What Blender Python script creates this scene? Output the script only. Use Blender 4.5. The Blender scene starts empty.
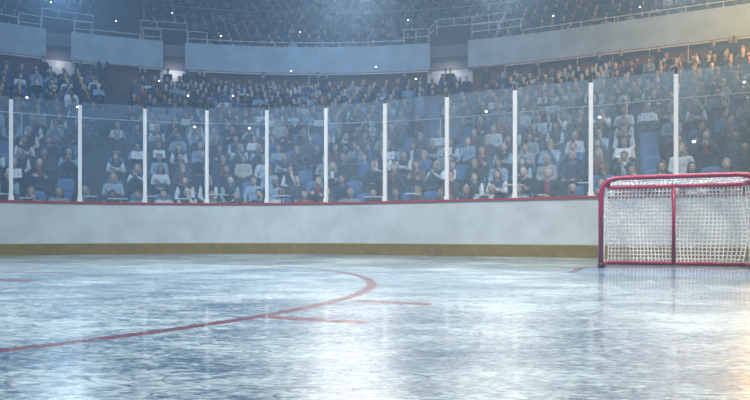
import bpy, bmesh, math, random
import numpy as np
from mathutils import Vector, Matrix

random.seed(11)
PI = math.pi
scene = bpy.context.scene
COL = scene.collection
F, YH, CH = 640.0, 234.5, 0.456          # focal length in pixels, horizon row, eye height (750x400 frame)

# ------------------------------------------------------------------ mesh helpers
class MB:
    def __init__(self):
        self.v, self.f, self.m = [], [], []

    def add(self, vs, fs, mi=0):
        b = len(self.v)
        self.v += [tuple(p) for p in vs]
        self.f += [tuple(b + i for i in q) for q in fs]
        self.m += [mi] * len(fs)

    def box(self, c, s, mat=None, mi=0):
        hx, hy, hz = s[0] / 2, s[1] / 2, s[2] / 2
        vs = [Vector((x * hx, y * hy, z * hz)) for x in (-1, 1) for y in (-1, 1) for z in (-1, 1)]
        if mat is not None:
            vs = [mat @ p for p in vs]
        c = Vector(c)
        self.add([p + c for p in vs], [(0, 1, 3, 2), (4, 6, 7, 5), (0, 4, 5, 1), (2, 3, 7, 6), (0, 2, 6, 4), (1, 5, 7, 3)], mi)

    def tube(self, pts, r, seg=8, cap=True, mi=0):
        pts = [Vector(p) for p in pts]
        rs = r if isinstance(r, (list, tuple)) else [r] * len(pts)
        ref = None
        vs, fs = [], []
        for i, p in enumerate(pts):
            t = (pts[min(i + 1, len(pts) - 1)] - pts[max(i - 1, 0)]).normalized()
            if ref is None:
                ref = Vector((0, 0, 1)) if abs(t.z) < 0.9 else Vector((1, 0, 0))
            a = (ref - t * ref.dot(t)).normalized()
            ref = a
            b = t.cross(a)
            vs += [p + (a * math.cos(2 * PI * k / seg) + b * math.sin(2 * PI * k / seg)) * rs[i] for k in range(seg)]
        for i in range(len(pts) - 1):
            for k in range(seg):
                k2 = (k + 1) % seg
                fs.append((i * seg + k, i * seg + k2, (i + 1) * seg + k2, (i + 1) * seg + k))
        if cap:
            fs.append(tuple(reversed(range(seg))))
            fs.append(tuple((len(pts) - 1) * seg + k for k in range(seg)))
        self.add(vs, fs, mi)

    def caps(self, p0, r0, p1, r1, seg=10, mi=0):
        p0, p1 = Vector(p0), Vector(p1)
        t = (p1 - p0)
        t = t.normalized() if t.length > 1e-6 else Vector((0, 0, 1))
        pts, rs = [], []
        for a in (-80, -50, -25, 0):
            pts.append(p0 + t * r0 * math.sin(math.radians(a))); rs.append(r0 * math.cos(math.radians(a)))
        for a in (0, 25, 50, 80):
            pts.append(p1 + t * r1 * math.sin(math.radians(a))); rs.append(r1 * math.cos(math.radians(a)))
        self.tube(pts, rs, seg, True, mi)

    def ell(self, c, s, seg=14, rings=9, rot=None, mi=0):
        c = Vector(c)
        vs, fs = [], []
        for i in range(1, rings):
            th = PI * i / rings
            for k in range(seg):
                ph = 2 * PI * k / seg
                p = Vector((s[0] * math.sin(th) * math.cos(ph), s[1] * math.sin(th) * math.sin(ph), s[2] * math.cos(th)))
                vs.append(c + (rot @ p if rot else p))
        n = len(vs)
        top, bot = Vector((0, 0, s[2])), Vector((0, 0, -s[2]))
        vs += [c + (rot @ top if rot else top), c + (rot @ bot if rot else bot)]
        for i in range(rings - 2):
            for k in range(seg):
                k2 = (k + 1) % seg
                fs.append((i * seg + k, (i + 1) * seg + k, (i + 1) * seg + k2, i * seg + k2))
        for k in range(seg):
            k2 = (k + 1) % seg
            fs.append((n, k, k2))
            fs.append((n + 1, (rings - 2) * seg + k2, (rings - 2) * seg + k))
        self.add(vs, fs, mi)

    def mesh(self, name, mats=(), smooth=False):
        me = bpy.data.meshes.new(name)
        me.from_pydata(self.v, [], self.f)
        for m in mats:
            me.materials.append(m)
        if any(self.m):
            me.polygons.foreach_set('material_index', self.m)
        if smooth:
            me.polygons.foreach_set('use_smooth', [True] * len(me.polygons))
        me.update()
        return me

    def build(self, name, mats, parent=None, smooth=False):
        if not isinstance(mats, (list, tuple)):
            mats = [mats]
        o = bpy.data.objects.new(name, self.mesh(name, mats, smooth))
        COL.objects.link(o)
        o.parent = parent
        return o


def tag(o, label, cat, group=None, kind=None):
    if label:
        o['label'] = label
    if cat:
        o['category'] = cat
    if group:
        o['group'] = group
    if kind:
        o['kind'] = kind
    return o


def empty(name, loc=(0, 0, 0), rz=0.0):
    o = bpy.data.objects.new(name, None)
    o.empty_display_size = 0.1
    COL.objects.link(o)
    o.location = loc
    o.rotation_euler = (0, 0, rz)
    return o


def copy_tree(o, parent=None):
    c = o.copy()
    COL.objects.link(c)
    c.parent = parent
    for ch in o.children:
        copy_tree(ch, c)
    return c


def voxel(mb, size, smooth=4, ratio=1.0):
    """grow one continuous skin round the pieces in mb"""
    me = mb.mesh('skin')
    o = bpy.data.objects.new('skin', me)
    COL.objects.link(o)
    r = o.modifiers.new('r', 'REMESH'); r.mode = 'VOXEL'; r.voxel_size = size; r.use_smooth_shade = True
    if smooth:
        s = o.modifiers.new('s', 'SMOOTH'); s.iterations = smooth; s.factor = 0.5
    if ratio < 1:
        d = o.modifiers.new('d', 'DECIMATE'); d.ratio = ratio
    dg = bpy.context.evaluated_depsgraph_get()
    out = bpy.data.meshes.new_from_object(o.evaluated_get(dg))
    bpy.data.objects.remove(o)
    bpy.data.meshes.remove(me)
    return out


def mesh_to_mb(me, mb, mi=0):
    mb.add([v.co for v in me.vertices], [tuple(p.vertices) for p in me.polygons], mi)


# ------------------------------------------------------------------ materials
def new_mat(name):
    m = bpy.data.materials.new(name)
    m.use_nodes = True
    nt = m.node_tree
    nt.nodes.clear()
    out = nt.nodes.new('ShaderNodeOutputMaterial')
    return m, nt, out


class NT:
    """small builder for math on node sockets"""
    def __init__(self, nt):
        self.nt = nt

    def sock(self, node, i, v):
        if hasattr(v, 'is_output'):
            self.nt.links.new(v, node.inputs[i])
        else:
            node.inputs[i].default_value = v

    def math(self, op, a, b=0.0, c=0.0, clamp=False):
        n = self.nt.nodes.new('ShaderNodeMath')
        n.operation = op
        n.use_clamp = clamp
        self.sock(n, 0, a); self.sock(n, 1, b); self.sock(n, 2, c)
        return n.outputs[0]

    def noise(self, vec, scale, detail=4, rough=0.55, dist=0.0, color=False):
        n = self.nt.nodes.new('ShaderNodeTexNoise')
        self.nt.links.new(vec, n.inputs['Vector'])
        n.inputs['Scale'].default_value = scale
        n.inputs['Detail'].default_value = detail
        n.inputs['Roughness'].default_value = rough
        n.inputs['Distortion'].default_value = dist
        return n.outputs['Color' if color else 'Fac']

    def remap(self, x, a, b, c=0.0, d=1.0, smooth=True):
        n = self.nt.nodes.new('ShaderNodeMapRange')
        n.interpolation_type = 'SMOOTHSTEP' if smooth else 'LINEAR'
        n.clamp = True
        self.nt.links.new(x, n.inputs['Value'])
        for i, v in zip(('From Min', 'From Max', 'To Min', 'To Max'), (a, b, c, d)):
            n.inputs[i].default_value = v
        return n.outputs[0]

    def mix(self, fac, a, b):
        n = self.nt.nodes.new('ShaderNodeMix')
        n.data_type = 'RGBA'
        self.sock(n, 0, fac)
        for i, v in ((6, a), (7, b)):
            if hasattr(v, 'is_output'):
                self.nt.links.new(v, n.inputs[i])
            else:
                n.inputs[i].default_value = (*v[:3], 1)
        return n.outputs[2]


def pbr(name, col, rough=0.6, metal=0.0, var=0.12, vscale=6.0, bump=0.0, bscale=40.0, spec=0.4):
    m, nt, out = new_mat(name)
    b = nt.nodes.new('ShaderNodeBsdfPrincipled')
    nt.links.new(b.outputs[0], out.inputs[0])
    b.inputs['Roughness'].default_value = rough
    b.inputs['Metallic'].default_value = metal
    b.inputs['Specular IOR Level'].default_value = spec
    g = NT(nt)
    tc = nt.nodes.new('ShaderNodeTexCoord').outputs['Object']
    n = g.noise(tc, vscale, 5, 0.6)
    lo = [c * (1 - var) for c in col]; hi = [min(1, c * (1 + var)) for c in col]
    nt.links.new(g.mix(g.remap(n, 0.3, 0.7), lo, hi), b.inputs['Base Color'])
    if bump:
        bp = nt.nodes.new('ShaderNodeBump')
        bp.inputs['Strength'].default_value = bump
        bp.inputs['Distance'].default_value = 0.01
        nt.links.new(g.noise(tc, bscale, 4), bp.inputs['Height'])
        nt.links.new(bp.outputs[0], b.inputs['Normal'])
    return m


M = {
    'board': pbr('board_white', (0.45, 0.49, 0.515), 0.45, var=0.10, vscale=2.2, bump=0.25, bscale=60),
    'kick': pbr('kick_yellow', (0.19, 0.135, 0.033), 0.5, var=0.14, vscale=5, bump=0.2),
    'redcap': pbr('cap_red', (0.30, 0.035, 0.03), 0.45),
    'post': pbr('post_white', (0.74, 0.74, 0.76), 0.4, var=0.04),
    'black': pbr('black_rubber', (0.012, 0.013, 0.016), 0.6),
    'goalred': pbr('goal_red', (0.33, 0.012, 0.065), 0.35, var=0.10, vscale=9, spec=0.5),
    'goaldark': pbr('goal_foot', (0.05, 0.008, 0.016), 0.5),
    'net': pbr('net_cord', (0.94, 0.94, 0.95), 0.8, var=0.05),
    'concrete': pbr('stand_concrete', (0.07, 0.075, 0.085), 0.85, var=0.25, vscale=1.5),
    'backwall': pbr('concourse_wall', (0.17, 0.075, 0.045), 0.8, var=0.2, vscale=0.8),
    'fascia': pbr('balcony_panel', (0.37, 0.47, 0.55), 0.6, var=0.14, vscale=1.3, bump=0.15),
    'fascia_trim': pbr('balcony_trim', (0.28, 0.05, 0.04), 0.5),
    'recess': pbr('recess_panel', (0.20, 0.17, 0.185), 0.7, var=0.1),
    'portal': pbr('portal_dark', (0.018, 0.02, 0.026), 0.8),
    'lit_wall': pbr('passage_white', (0.62, 0.62, 0.62), 0.6, var=0.05),
    'rail': pbr('rail_white', (0.78, 0.80, 0.82), 0.35, var=0.04),
    'seat': pbr('seat_blue', (0.045, 0.115, 0.27), 0.45, var=0.12, vscale=3),
    'seatmetal': pbr('seat_bracket', (0.10, 0.105, 0.115), 0.4, metal=0.7),
    'bench': pbr('bench_grey', (0.18, 0.19, 0.21), 0.6),
    'paper': pbr('paper_white', (0.74, 0.76, 0.78), 0.7, var=0.05, vscale=20),
    'eye': pbr('eye_dark', (0.02, 0.015, 0.012), 0.3, var=0.02),
    'lips': pbr('lips', (0.30, 0.09, 0.08), 0.5, var=0.05),
    'camera': pbr('camera_black', (0.02, 0.02, 0.022), 0.4),
    'lens': pbr('lens_glass', (0.01, 0.012, 0.02), 0.1, spec=0.8),
}
SKIN = [pbr('skin_fair', (0.52, 0.34, 0.26), 0.55, var=0.05), pbr('skin_tan', (0.42, 0.26, 0.18), 0.55, var=0.05),
        pbr('skin_brown', (0.24, 0.13, 0.08), 0.55, var=0.05), pbr('skin_pale', (0.60, 0.43, 0.35), 0.55, var=0.05)]
CLOTH = {}
for nm, c in {'black': (0.012, 0.013, 0.016), 'navy': (0.018, 0.030, 0.07), 'charcoal': (0.045, 0.048, 0.055), 'white': (0.58, 0.61, 0.64),
              'pale blue': (0.25, 0.35, 0.47), 'grey': (0.25, 0.27, 0.30), 'red': (0.27, 0.03, 0.035), 'brown': (0.10, 0.06, 0.04),
              'blue': (0.05, 0.12, 0.30), 'cream': (0.55, 0.50, 0.42), 'maroon': (0.16, 0.02, 0.03), 'green': (0.06, 0.11, 0.075)}.items():
    CLOTH[nm] = pbr('cloth_' + nm.replace(' ', '_'), c, 0.85, var=0.15, vscale=12, spec=0.2)
HAIRM = {}
for nm, c in {'dark': (0.018, 0.014, 0.012), 'brown': (0.075, 0.04, 0.022), 'grey': (0.30, 0.30, 0.30), 'blond': (0.36, 0.24, 0.11), 'auburn': (0.14, 0.04, 0.018)}.items():
    HAIRM[nm] = pbr('hair_' + nm, c, 0.6, var=0.2, vscale=30, spec=0.3)

# flash of a pocket camera
flash_mat, nt, out = new_mat('camera_flash_lit')
e = nt.nodes.new('ShaderNodeEmission')
e.inputs[0].default_value = (0.62, 0.80, 1.0, 1)
e.inputs[1].default_value = 9.0
nt.links.new(e.outputs[0], out.inputs[0])
flash_mat.cycles.emission_sampling = 'NONE'

# rink shield: clear sheet with dusty, scuffed film
glass_mat, nt, out = new_mat('shield_glass')
g = NT(nt)
tc = nt.nodes.new('ShaderNodeTexCoord').outputs['Object']
tr = nt.nodes.new('ShaderNodeBsdfTransparent'); tr.inputs[0].default_value = (0.93, 0.96, 0.98, 1)
df = nt.nodes.new('ShaderNodeBsdfDiffuse'); df.inputs[0].default_value = (0.55, 0.76, 1.0, 1)
tl = nt.nodes.new('ShaderNodeBsdfTranslucent'); tl.inputs[0].default_value = (0.55, 0.76, 1.0, 1)
gl = nt.nodes.new('ShaderNodeBsdfGlossy'); gl.inputs['Roughness'].default_value = 0.06
mx0 = nt.nodes.new('ShaderNodeMixShader'); mx0.inputs[0].default_value = 0.4
nt.links.new(df.outputs[0], mx0.inputs[1]); nt.links.new(tl.outputs[0], mx0.inputs[2])
mx1 = nt.nodes.new('ShaderNodeMixShader')
dust = g.noise(tc, 0.9, 6, 0.6, 0.5)
nt.links.new(g.remap(dust, 0.3, 0.75, 0.06, 0.13), mx1.inputs[0])
nt.links.new(tr.outputs[0], mx1.inputs[1]); nt.links.new(mx0.outputs[0], mx1.inputs[2])
mx2 = nt.nodes.new('ShaderNodeMixShader'); mx2.inputs[0].default_value = 0.035
nt.links.new(mx1.outputs[0], mx2.inputs[1]); nt.links.new(gl.outputs[0], mx2.inputs[2])
nt.links.new(mx2.outputs[0], out.inputs[0])

# crowd / far seats: colour stored per face
def attr_mat(name, rough):
    m, nt, out = new_mat(name)
    b = nt.nodes.new('ShaderNodeBsdfPrincipled')
    a = nt.nodes.new('ShaderNodeAttribute'); a.attribute_name = 'Col'
    nt.links.new(a.outputs[0], b.inputs['Base Color'])
    b.inputs['Roughness'].default_value = rough
    b.inputs['Specular IOR Level'].default_value = 0.2
    nt.links.new(b.outputs[0], out.inputs[0])
    return m
crowd_mat = attr_mat('crowd_cloth', 0.85)

# ------------------------------------------------------------------ plan of the rink edge: end boards straight, corner arc, side boards
AN = math.radians(63.5)
ARC_C, ARC_R = Vector((-3.45, 6.70)), 8.52
T0 = ARC_C + Vector((math.cos(AN), math.sin(AN))) * ARC_R
T_DIR = Vector((math.sin(AN), -math.cos(AN)))
N_DIR = Vector((math.cos(AN), math.sin(AN)))
S_END = -ARC_R * PI / 2


def edge(s, o=0.0):
    """point of the rink edge s metres along it, moved o metres outwards; and its outward direction"""
    if s >= 0:
        p = T0 + T_DIR * s + N_DIR * o
        return p, N_DIR
    if s >= S_END:
        a = AN - s / ARC_R
        n = Vector((math.cos(a), math.sin(a)))
        return ARC_C + n * (ARC_R + o), n
    a = AN + PI / 2
    n = Vector((math.cos(a), math.sin(a)))
    t = Vector((math.sin(a), -math.cos(a)))
    return ARC_C + n * (ARC_R + o) + t * (s - S_END), n


def s_for(px, o):
    lo, hi = -15.0, 16.0
    k = (px - 375) / F
    for _ in range(50):
        mid = (lo + hi) / 2
        p, _n = edge(mid, o)
        if p.x / p.y < k:
            lo = mid
        else:
            hi = mid
    return (lo + hi) / 2


def project(p):
    return 375 + F * p[0] / p[1], YH - F * (p[2] - CH) / p[1]


def height_at(py, d):
    return CH + (YH - py) / F * d


def at(px, py, o):
    s = s_for(px, o)
    p, n = edge(s, o)
    return Vector((p.x, p.y, height_at(py, p.y)))


def facing(n):
    """z rotation that turns local -Y towards the ice, given the outward direction"""
    return math.atan2(n.y, n.x) - PI / 2


def sweep(profile, s0, s1, step=0.35, closed=True):
    """sweep an (offset, height) profile along the rink edge"""
    mb = MB()
    k = max(2, int(math.ceil((s1 - s0) / step)) + 1)
    ss = [s0 + (s1 - s0) * i / (k - 1) for i in range(k)]
    n = len(profile)
    vs = []
    for s in ss:
        for (o, z) in profile:
            p, _ = edge(s, o)
            vs.append((p.x, p.y, z))
    fs = []
    m = n if closed else n - 1
    for i in range(k - 1):
        for j in range(m):
            j2 = (j + 1) % n
            fs.append((i * n + j, i * n + j2, (i + 1) * n + j2, (i + 1) * n + j))
    if closed:
        fs.append(tuple(reversed(range(n))))
        fs.append(tuple((k - 1) * n + j for j in range(n)))
    mb.add(vs, fs)
    return mb


SL, SR = -17.0, 13.0
# ------------------------------------------------------------------ ice
def ice_material():
    m, nt, out = new_mat('rink_ice')
    g = NT(nt)
    tc = nt.nodes.new('ShaderNodeTexCoord').outputs['Object']
    sep = nt.nodes.new('ShaderNodeSeparateXYZ')
    nt.links.new(tc, sep.inputs[0])
    X, Y = sep.outputs[0], sep.outputs[1]

    def local(cx, cy, ux, uy):
        dx = g.math('SUBTRACT', X, cx); dy = g.math('SUBTRACT', Y, cy)
        u = g.math('ADD', g.math('MULTIPLY', dx, ux), g.math('MULTIPLY', dy, uy))
        v = g.math('ADD', g.math('MULTIPLY', dx, -uy), g.math('MULTIPLY', dy, ux))
        return u, v

    def less(a, lim, soft=0.006):
        return g.remap(a, lim - soft, lim + soft, 1.0, 0.0)

    def absf(a):
        return g.math('ABSOLUTE', a)

    def hyp(u, v):
        return g.math('SQRT', g.math('ADD', g.math('MULTIPLY', u, u), g.math('MULTIPLY', v, v)))

    def seg(x0, y0, x1, y1, w):
        L = math.hypot(x1 - x0, y1 - y0)
        u, v = local((x0 + x1) / 2, (y0 + y1) / 2, (x1 - x0) / L, (y1 - y0) / L)
        return g.math('MULTIPLY', less(absf(u), L / 2), less(absf(v), w / 2))

    def mx(a, b):
        return g.math('MAXIMUM', a, b)

    # face-off circle, its hash marks, the marks round the spot
    u, v = local(-4.702, 5.893, 1, 0)
    red = less(absf(g.math('SUBTRACT', hyp(u, v), 4.675)), 0.047)
    for q in ((-0.62, 3.555, -0.036, 3.30, 0.12), (-0.14, 4.41, 0.36, 4.17, 0.14), (-4.5, 6.75, -3.31, 6.245, 0.16), (-4.9, 7.85, -3.6, 7.66, 0.15)):
        red = mx(red, seg(*q, ))
    # goal line and crease
    gu, gv = local(GC[0], GC[1], math.cos(math.radians(-25)), math.sin(math.radians(-25)))            # v grows towards the end boards
    out_ = g.math('MULTIPLY', gv, -1.0)
    gl_ = less(absf(gv), 0.026)
    red = mx(red, g.math('MULTIPLY', gl_, 0.75))
    r = hyp(gu, gv)
    inside = g.math('MULTIPLY', g.math('MULTIPLY', less(absf(gu), 1.22), less(r, 1.80)), g.remap(out_, 0.0, 0.01))
    core = g.math('MULTIPLY', g.math('MULTIPLY', less(absf(gu), 1.13), less(r, 1.70)), g.remap(out_, 0.0, 0.01))
    red = mx(red, g.math('SUBTRACT', inside, core))

    # frost, worn patches and skate cuts
    stretch = nt.nodes.new('ShaderNodeMapping')
    stretch.inputs['Scale'].default_value = (0.42, 1.0, 1.0)
    stretch.inputs['Rotation'].default_value = (0, 0, 0.12)
    nt.links.new(tc, stretch.inputs[0])
    sc_ = stretch.outputs[0]
    big = g.noise(tc, 0.5, 4, 0.6, 0.4)
    mid = g.noise(sc_, 2.8, 6, 0.7, 0.8)
    fine = g.noise(sc_, 13.0, 6, 0.8, 1.2)
    grain = g.noise(sc_, 46.0, 4, 0.75, 0.5)
    worn = g.math('ADD', g.math('ADD', g.math('MULTIPLY', big, 0.22), g.math('MULTIPLY', mid, 0.18)),
                  g.math('ADD', g.math('MULTIPLY', fine, 0.30), g.math('MULTIPLY', grain, 0.30)))
    worn = g.remap(worn, 0.42, 0.555)
    cuts = None
    for k, (ang, sc, thr) in enumerate(((0.3, 1.3, 0.012), (1.15, 1.7, 0.010), (2.2, 1.1, 0.010), (2.8, 2.3, 0.012))):
        mp = nt.nodes.new('ShaderNodeMapping')
        nt.links.new(tc, mp.inputs[0])
        mp.inputs['Rotation'].default_value = (0, 0, ang)
        mp.inputs['Location'].default_value = (3.1 * k, 1.7 * k, 0)
        w = nt.nodes.new('ShaderNodeTexNoise')
        w.inputs['Scale'].default_value = sc
        w.inputs['Detail'].default_value = 1.5
        w.inputs['Distortion'].default_value = 0.6
        mp.inputs['Scale'].default_value = (0.45, 1.6, 1)
        nt.links.new(mp.outputs[0], w.inputs['Vector'])
        line = g.remap(absf(g.math('SUBTRACT', g.math('FRACT', g.math('MULTIPLY', w.outputs['Fac'], 7.0)), 0.5)), 0.0, thr * 3.4, 1.0, 0.0)
        gate = g.remap(g.noise(mp.outputs[0], sc * 3.0, 3), 0.44, 0.53)
        line = g.math('MULTIPLY', line, gate)
        cuts = line if cuts is None else mx(cuts, line)
    frost_col = (0.58, 0.71, 0.75)
    deep_col = (0.018, 0.075, 0.155)
    base = g.mix(worn, frost_col, deep_col)
    base = g.mix(g.math('MULTIPLY', core, 0.9), base, (0.17, 0.29, 0.46))
    redw = g.math('MULTIPLY', red, g.remap(g.math('ADD', fine, g.math('MULTIPLY', grain, 0.4)), 0.5, 0.95, 1.0, 0.92))
    base = g.mix(redw, base, (0.13, 0.002, 0.018))
    base = g.mix(g.math('MULTIPLY', cuts, 0.8), base, (0.05, 0.09, 0.15))
    b = nt.nodes.new('ShaderNodeBsdfPrincipled')
    nt.links.new(base, b.inputs['Base Color'])
    b.inputs['IOR'].default_value = 1.45
    b.inputs['Coat Weight'].default_value = 0.42
    b.inputs['Coat IOR'].default_value = 1.33
    nt.links.new(g.remap(mid, 0.35, 0.65, 0.035, 0.09), b.inputs['Coat Roughness'])
    b.inputs['Specular IOR Level'].default_value = 0.3
    rg = g.remap(fine, 0.35, 0.65, 0.19, 0.30)
    nt.links.new(rg, b.inputs['Roughness'])
    bp = nt.nodes.new('ShaderNodeBump')
    bp.inputs['Strength'].default_value = 0.25
    bp.inputs['Distance'].default_value = 0.004
    hgt = g.math('SUBTRACT', g.math('ADD', g.math('MULTIPLY', fine, 0.9), g.math('MULTIPLY', grain, 0.25)), g.math('MULTIPLY', cuts, 0.5))
    nt.links.new(hgt, bp.inputs['Height'])
    nt.links.new(bp.outputs[0], b.inputs['Normal'])
    nt.links.new(b.outputs[0], out.inputs[0])
    return m


GA = math.radians(-22.0)                                   # goal mouth direction
GU = (math.cos(GA), math.sin(GA))
GL = Vector((3.075, 8.71))                                 # foot of the near-left post
GW = 1.90
GC = (GL.x + GU[0] * GW / 2, GL.y + GU[1] * GW / 2)
GV = (-GU[1], GU[0])                                       # away from the mouth, towards the boards

mb = MB()
pts = []
k = 60
for i in range(k + 1):
    s = SL + (SR - SL) * i / k
    p, _ = edge(s, 0.06)
    pts.append((p.x, p.y, 0.0))
pts += [(pts[-1][0], -6.0, 0.0), (pts[0][0], -6.0, 0.0)]
ci = len(pts)
cen = (-1.0, 4.0, 0.0)
mb.add(pts + [cen], [(i, ci, (i + 1) % ci) for i in range(ci)])
bm_fix = mb
ice = mb.build('floor', ice_material())
ice.data.flip_normals() if ice.data.polygons[0].normal.z < 0 else None
tag(ice, 'worn bluish white ice sheet with red rink markings', None, kind='structure')

# ------------------------------------------------------------------ boards
BH = 1.19
w = sweep([(0.0, 0.0), (0.0, BH - 0.03), (0.14, BH - 0.03), (0.14, 0.0)], SL, SR).build('wall_rink', M['board'], smooth=False)
tag(w, 'white rink boards curving round the ice', None, kind='structure')
w = sweep([(-0.018, 0.0), (-0.018, 0.245), (-0.012, 0.255), (0.0, 0.255), (0.0, 0.0)], SL, SR).build('baseboard_rink', M['kick'])
tag(w, 'yellow kick plate along the foot of the boards', None, kind='structure')
w = sweep([(-0.022, BH - 0.03), (-0.022, BH + 0.005), (-0.012, BH + 0.012), (0.15, BH + 0.012), (0.16, BH + 0.005), (0.16, BH - 0.03)], SL, SR).build('trim_1', M['redcap'])
tag(w, 'dark red cap rail on top of the boards', None, kind='structure')

# ------------------------------------------------------------------ glass posts and panes
POST_PX = [11, 80, 145, 207, 267, 326, 385, 447, 515, 591, 676]
post_s = [s_for(px, 0.07) for px in POST_PX]
st = post_s[1] - post_s[0]
post_s = [post_s[0] - 2 * 1.45, post_s[0] - 1.45] + post_s + [post_s[-1] + 1.49, post_s[-1] + 2.98, post_s[-1] + 4.47]
ORD = ['first', 'second', 'third', 'fourth', 'fifth', 'sixth', 'seventh', 'eighth', 'ninth', 'tenth', 'eleventh', 'twelfth', 'thirteenth', 'fourteenth', 'fifteenth', 'sixteenth', 'seventeenth', 'eighteenth', 'nineteenth', 'twentieth']


def pane_words(i):
    """pane i spans post i to post i + 1 in post_s"""
    k = 11 - i          # the pane that ends at the post nearest the net's open corner is the first
    if k >= 1:
        return f'{ORD[k - 1]} glass pane from net'
    return {0: 'pane over net\'s left half', -1: 'pane over net\'s right half'}.get(k, 'pane beyond net\'s right post')


def post_words(i):
    k = 11 - i
    if k >= 0:
        return f'{ORD[k]} post clear of the net' if k else 'nearest post clear of the net'
    return 'post rising behind the middle of the net' if k == -1 else 'post beyond the far side of the net'


proto_post = empty('glass_post')
mb = MB(); mb.box((0, 0, (3.40 - BH) / 2 + 0.006), (0.076, 0.06, 3.40 - BH - 0.012)); mb.build('mullion', M['post'], proto_post)
mb = MB(); mb.box((0, 0.004, 3.45 - BH), (0.05, 0.045, 0.14)); mb.box((0, 0.004, 3.525 - BH), (0.034, 0.03, 0.02)); mb.build('cap', M['black'], proto_post)
mb = MB(); mb.box((0, -0.034, 0.05), (0.105, 0.012, 0.09)); mb.box((0, 0, 0.016), (0.12, 0.09, 0.014)); mb.build('bracket', M['post'], proto_post)
for i, s in list(enumerate(post_s))[1:-2]:            # one post beyond either edge of the view
    o = proto_post if i == 1 else copy_tree(proto_post)
    p, n = edge(s, 0.07)
    o.location = (p.x, p.y, BH + 0.012)
    o.rotation_euler.z = facing(n)
    tag(o, 'white upright glass post on the rink boards, ' + post_words(i), 'post', 'white posts between the glass panes')
for i in range(1, len(post_s) - 3):
    p0, n0 = edge(post_s[i], 0.075); p1, n1 = edge(post_s[i + 1], 0.075)
    d = p1 - p0
    L = d.length - 0.05
    mb = MB()
    ztop = 3.475
    mb.box((0, 0, (ztop - BH - 0.012) / 2), (L, 0.012, ztop - BH - 0.012))
    o = mb.build('glass_shield', glass_mat)
    mid = (p0 + p1) / 2
    o.location = (mid.x, mid.y, BH + 0.013)
    o.rotation_euler.z = math.atan2(d.y, d.x)
    tag(o, 'clear dusty rink shield, ' + pane_words(i), 'glass pane', 'glass panes above the boards')

# ------------------------------------------------------------------ goal
def P3(u, v, z):
    return (GL.x + GU[0] * u + GV[0] * v, GL.y + GU[1] * u + GV[1] * v, z)


goal = empty('hockey_goal', P3(GW / 2, 0, 0))
goal.rotation_euler.z = GA
tag(goal, 'red framed ice hockey goal with white cord net standing on the ice', 'hockey goal')
GHT, DP, RT = 1.215, 0.98, 0.033
LOC = lambda u, v, z: (u - GW / 2, v, z)


def rounded(points, rad, n=7):
    pts = [Vector(p) for p in points]
    out = [pts[0]]
    for i in range(1, len(pts) - 1):
        a = (pts[i - 1] - pts[i]).normalized(); b = (pts[i + 1] - pts[i]).normalized()
        p0 = pts[i] + a * rad; p2 = pts[i] + b * rad
        for k in range(n + 1):
            t = k / n
            out.append(p0.lerp(pts[i], t).lerp(pts[i].lerp(p2, t), t))
    out.append(pts[-1])
    return out


mb = MB()
mb.tube(rounded([LOC(0, 0, 0.0), LOC(0, 0, GHT), LOC(GW, 0, GHT), LOC(GW, 0, 0.0)], 0.26, 10), RT, 14)
mb.build('front_frame', M['goalred'], goal, True)
mb = MB()
mb.tube(rounded([LOC(0.10, 0.0, GHT - 0.10), LOC(0.06, DP, GHT - 0.06), LOC(GW - 0.06, DP, GHT - 0.06), LOC(GW - 0.10, 0.0, GHT - 0.10)], 0.16, 8), 0.028, 12)
mb.build('top_frame', M['goalred'], goal, True)
mb = MB()
mb.tube(rounded([LOC(0, 0.0, 0.035), LOC(0.02, DP + 0.04, 0.035), LOC(GW - 0.02, DP + 0.04, 0.035), LOC(GW, 0.0, 0.035)], 0.16, 8), 0.03, 12)
mb.build('base_frame', M['goalred'], goal, True)
mb = MB()
mb.tube([LOC(GW / 2, DP + 0.02, 0.04), LOC(GW / 2, DP, GHT - 0.06)], 0.025, 12)
mb.build('centre_post', M['goalred'], goal, True)
for u in (0, GW):
    mb = MB(); mb.tube([LOC(u, 0, 0.001), LOC(u, 0, 0.07)], 0.041, 12); mb.build('post_foot', M['goaldark'], goal, True)
# net: cords of a square mesh over back, sides and top
mb = MB()
rn = random.Random(5)
CR = 0.0085


def cord(pts):
    mb.tube(pts, CR, 4, False)


cols = 36
rows = 20
z0, z1 = 0.05, GHT - 0.07
wob = [[rn.uniform(-0.005, 0.005) for _ in range(rows + 1)] for _ in range(cols + 1)]


def back_pt(i, j):
    u = 0.05 + (GW - 0.10) * i / cols
    t = j / rows
    z = z0 + (z1 - z0) * t
    sag = 0.05 * math.sin(PI * t) + 0.02 * math.sin(i * 0.55 + j * 0.3)
    lean = 0.02 * math.sin(t * 5 + u * 3) * (0.4 + u)
    if i > cols - 9:
        lean += 0.035 * math.sin(t * 6.5) * (i - cols + 9) / 9
    return LOC(u + wob[i][j] + lean * 0.6, DP + 0.045 + sag, z + wob[i][j] * 0.6)


for i in range(cols + 1):
    cord([back_pt(i, j) for j in range(rows + 1)])
for j in range(rows + 1):
    cord([back_pt(i, j) for i in range(cols + 1)])
nd = 16
for uu, sg in ((0.05, -1), (GW - 0.05, 1)):
    def side_pt(i, j):
        t = j / rows
        v = 0.03 + (DP - 0.02) * i / nd
        bulge = 0.05 * math.sin(PI * t) * math.sin(PI * i / nd)
        base_u = (0.0 if sg < 0 else GW) * (1 - t) + uu * t
        return LOC(base_u + sg * bulge, v, z0 + (z1 - z0) * t + wob[i][j])
    for i in range(0, nd + 1, 3):
        cord([side_pt(i, j) for j in range(rows + 1)])
    for j in range(0, rows + 1, 2):
        cord([side_pt(i, j) for i in range(nd + 1)])


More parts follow.
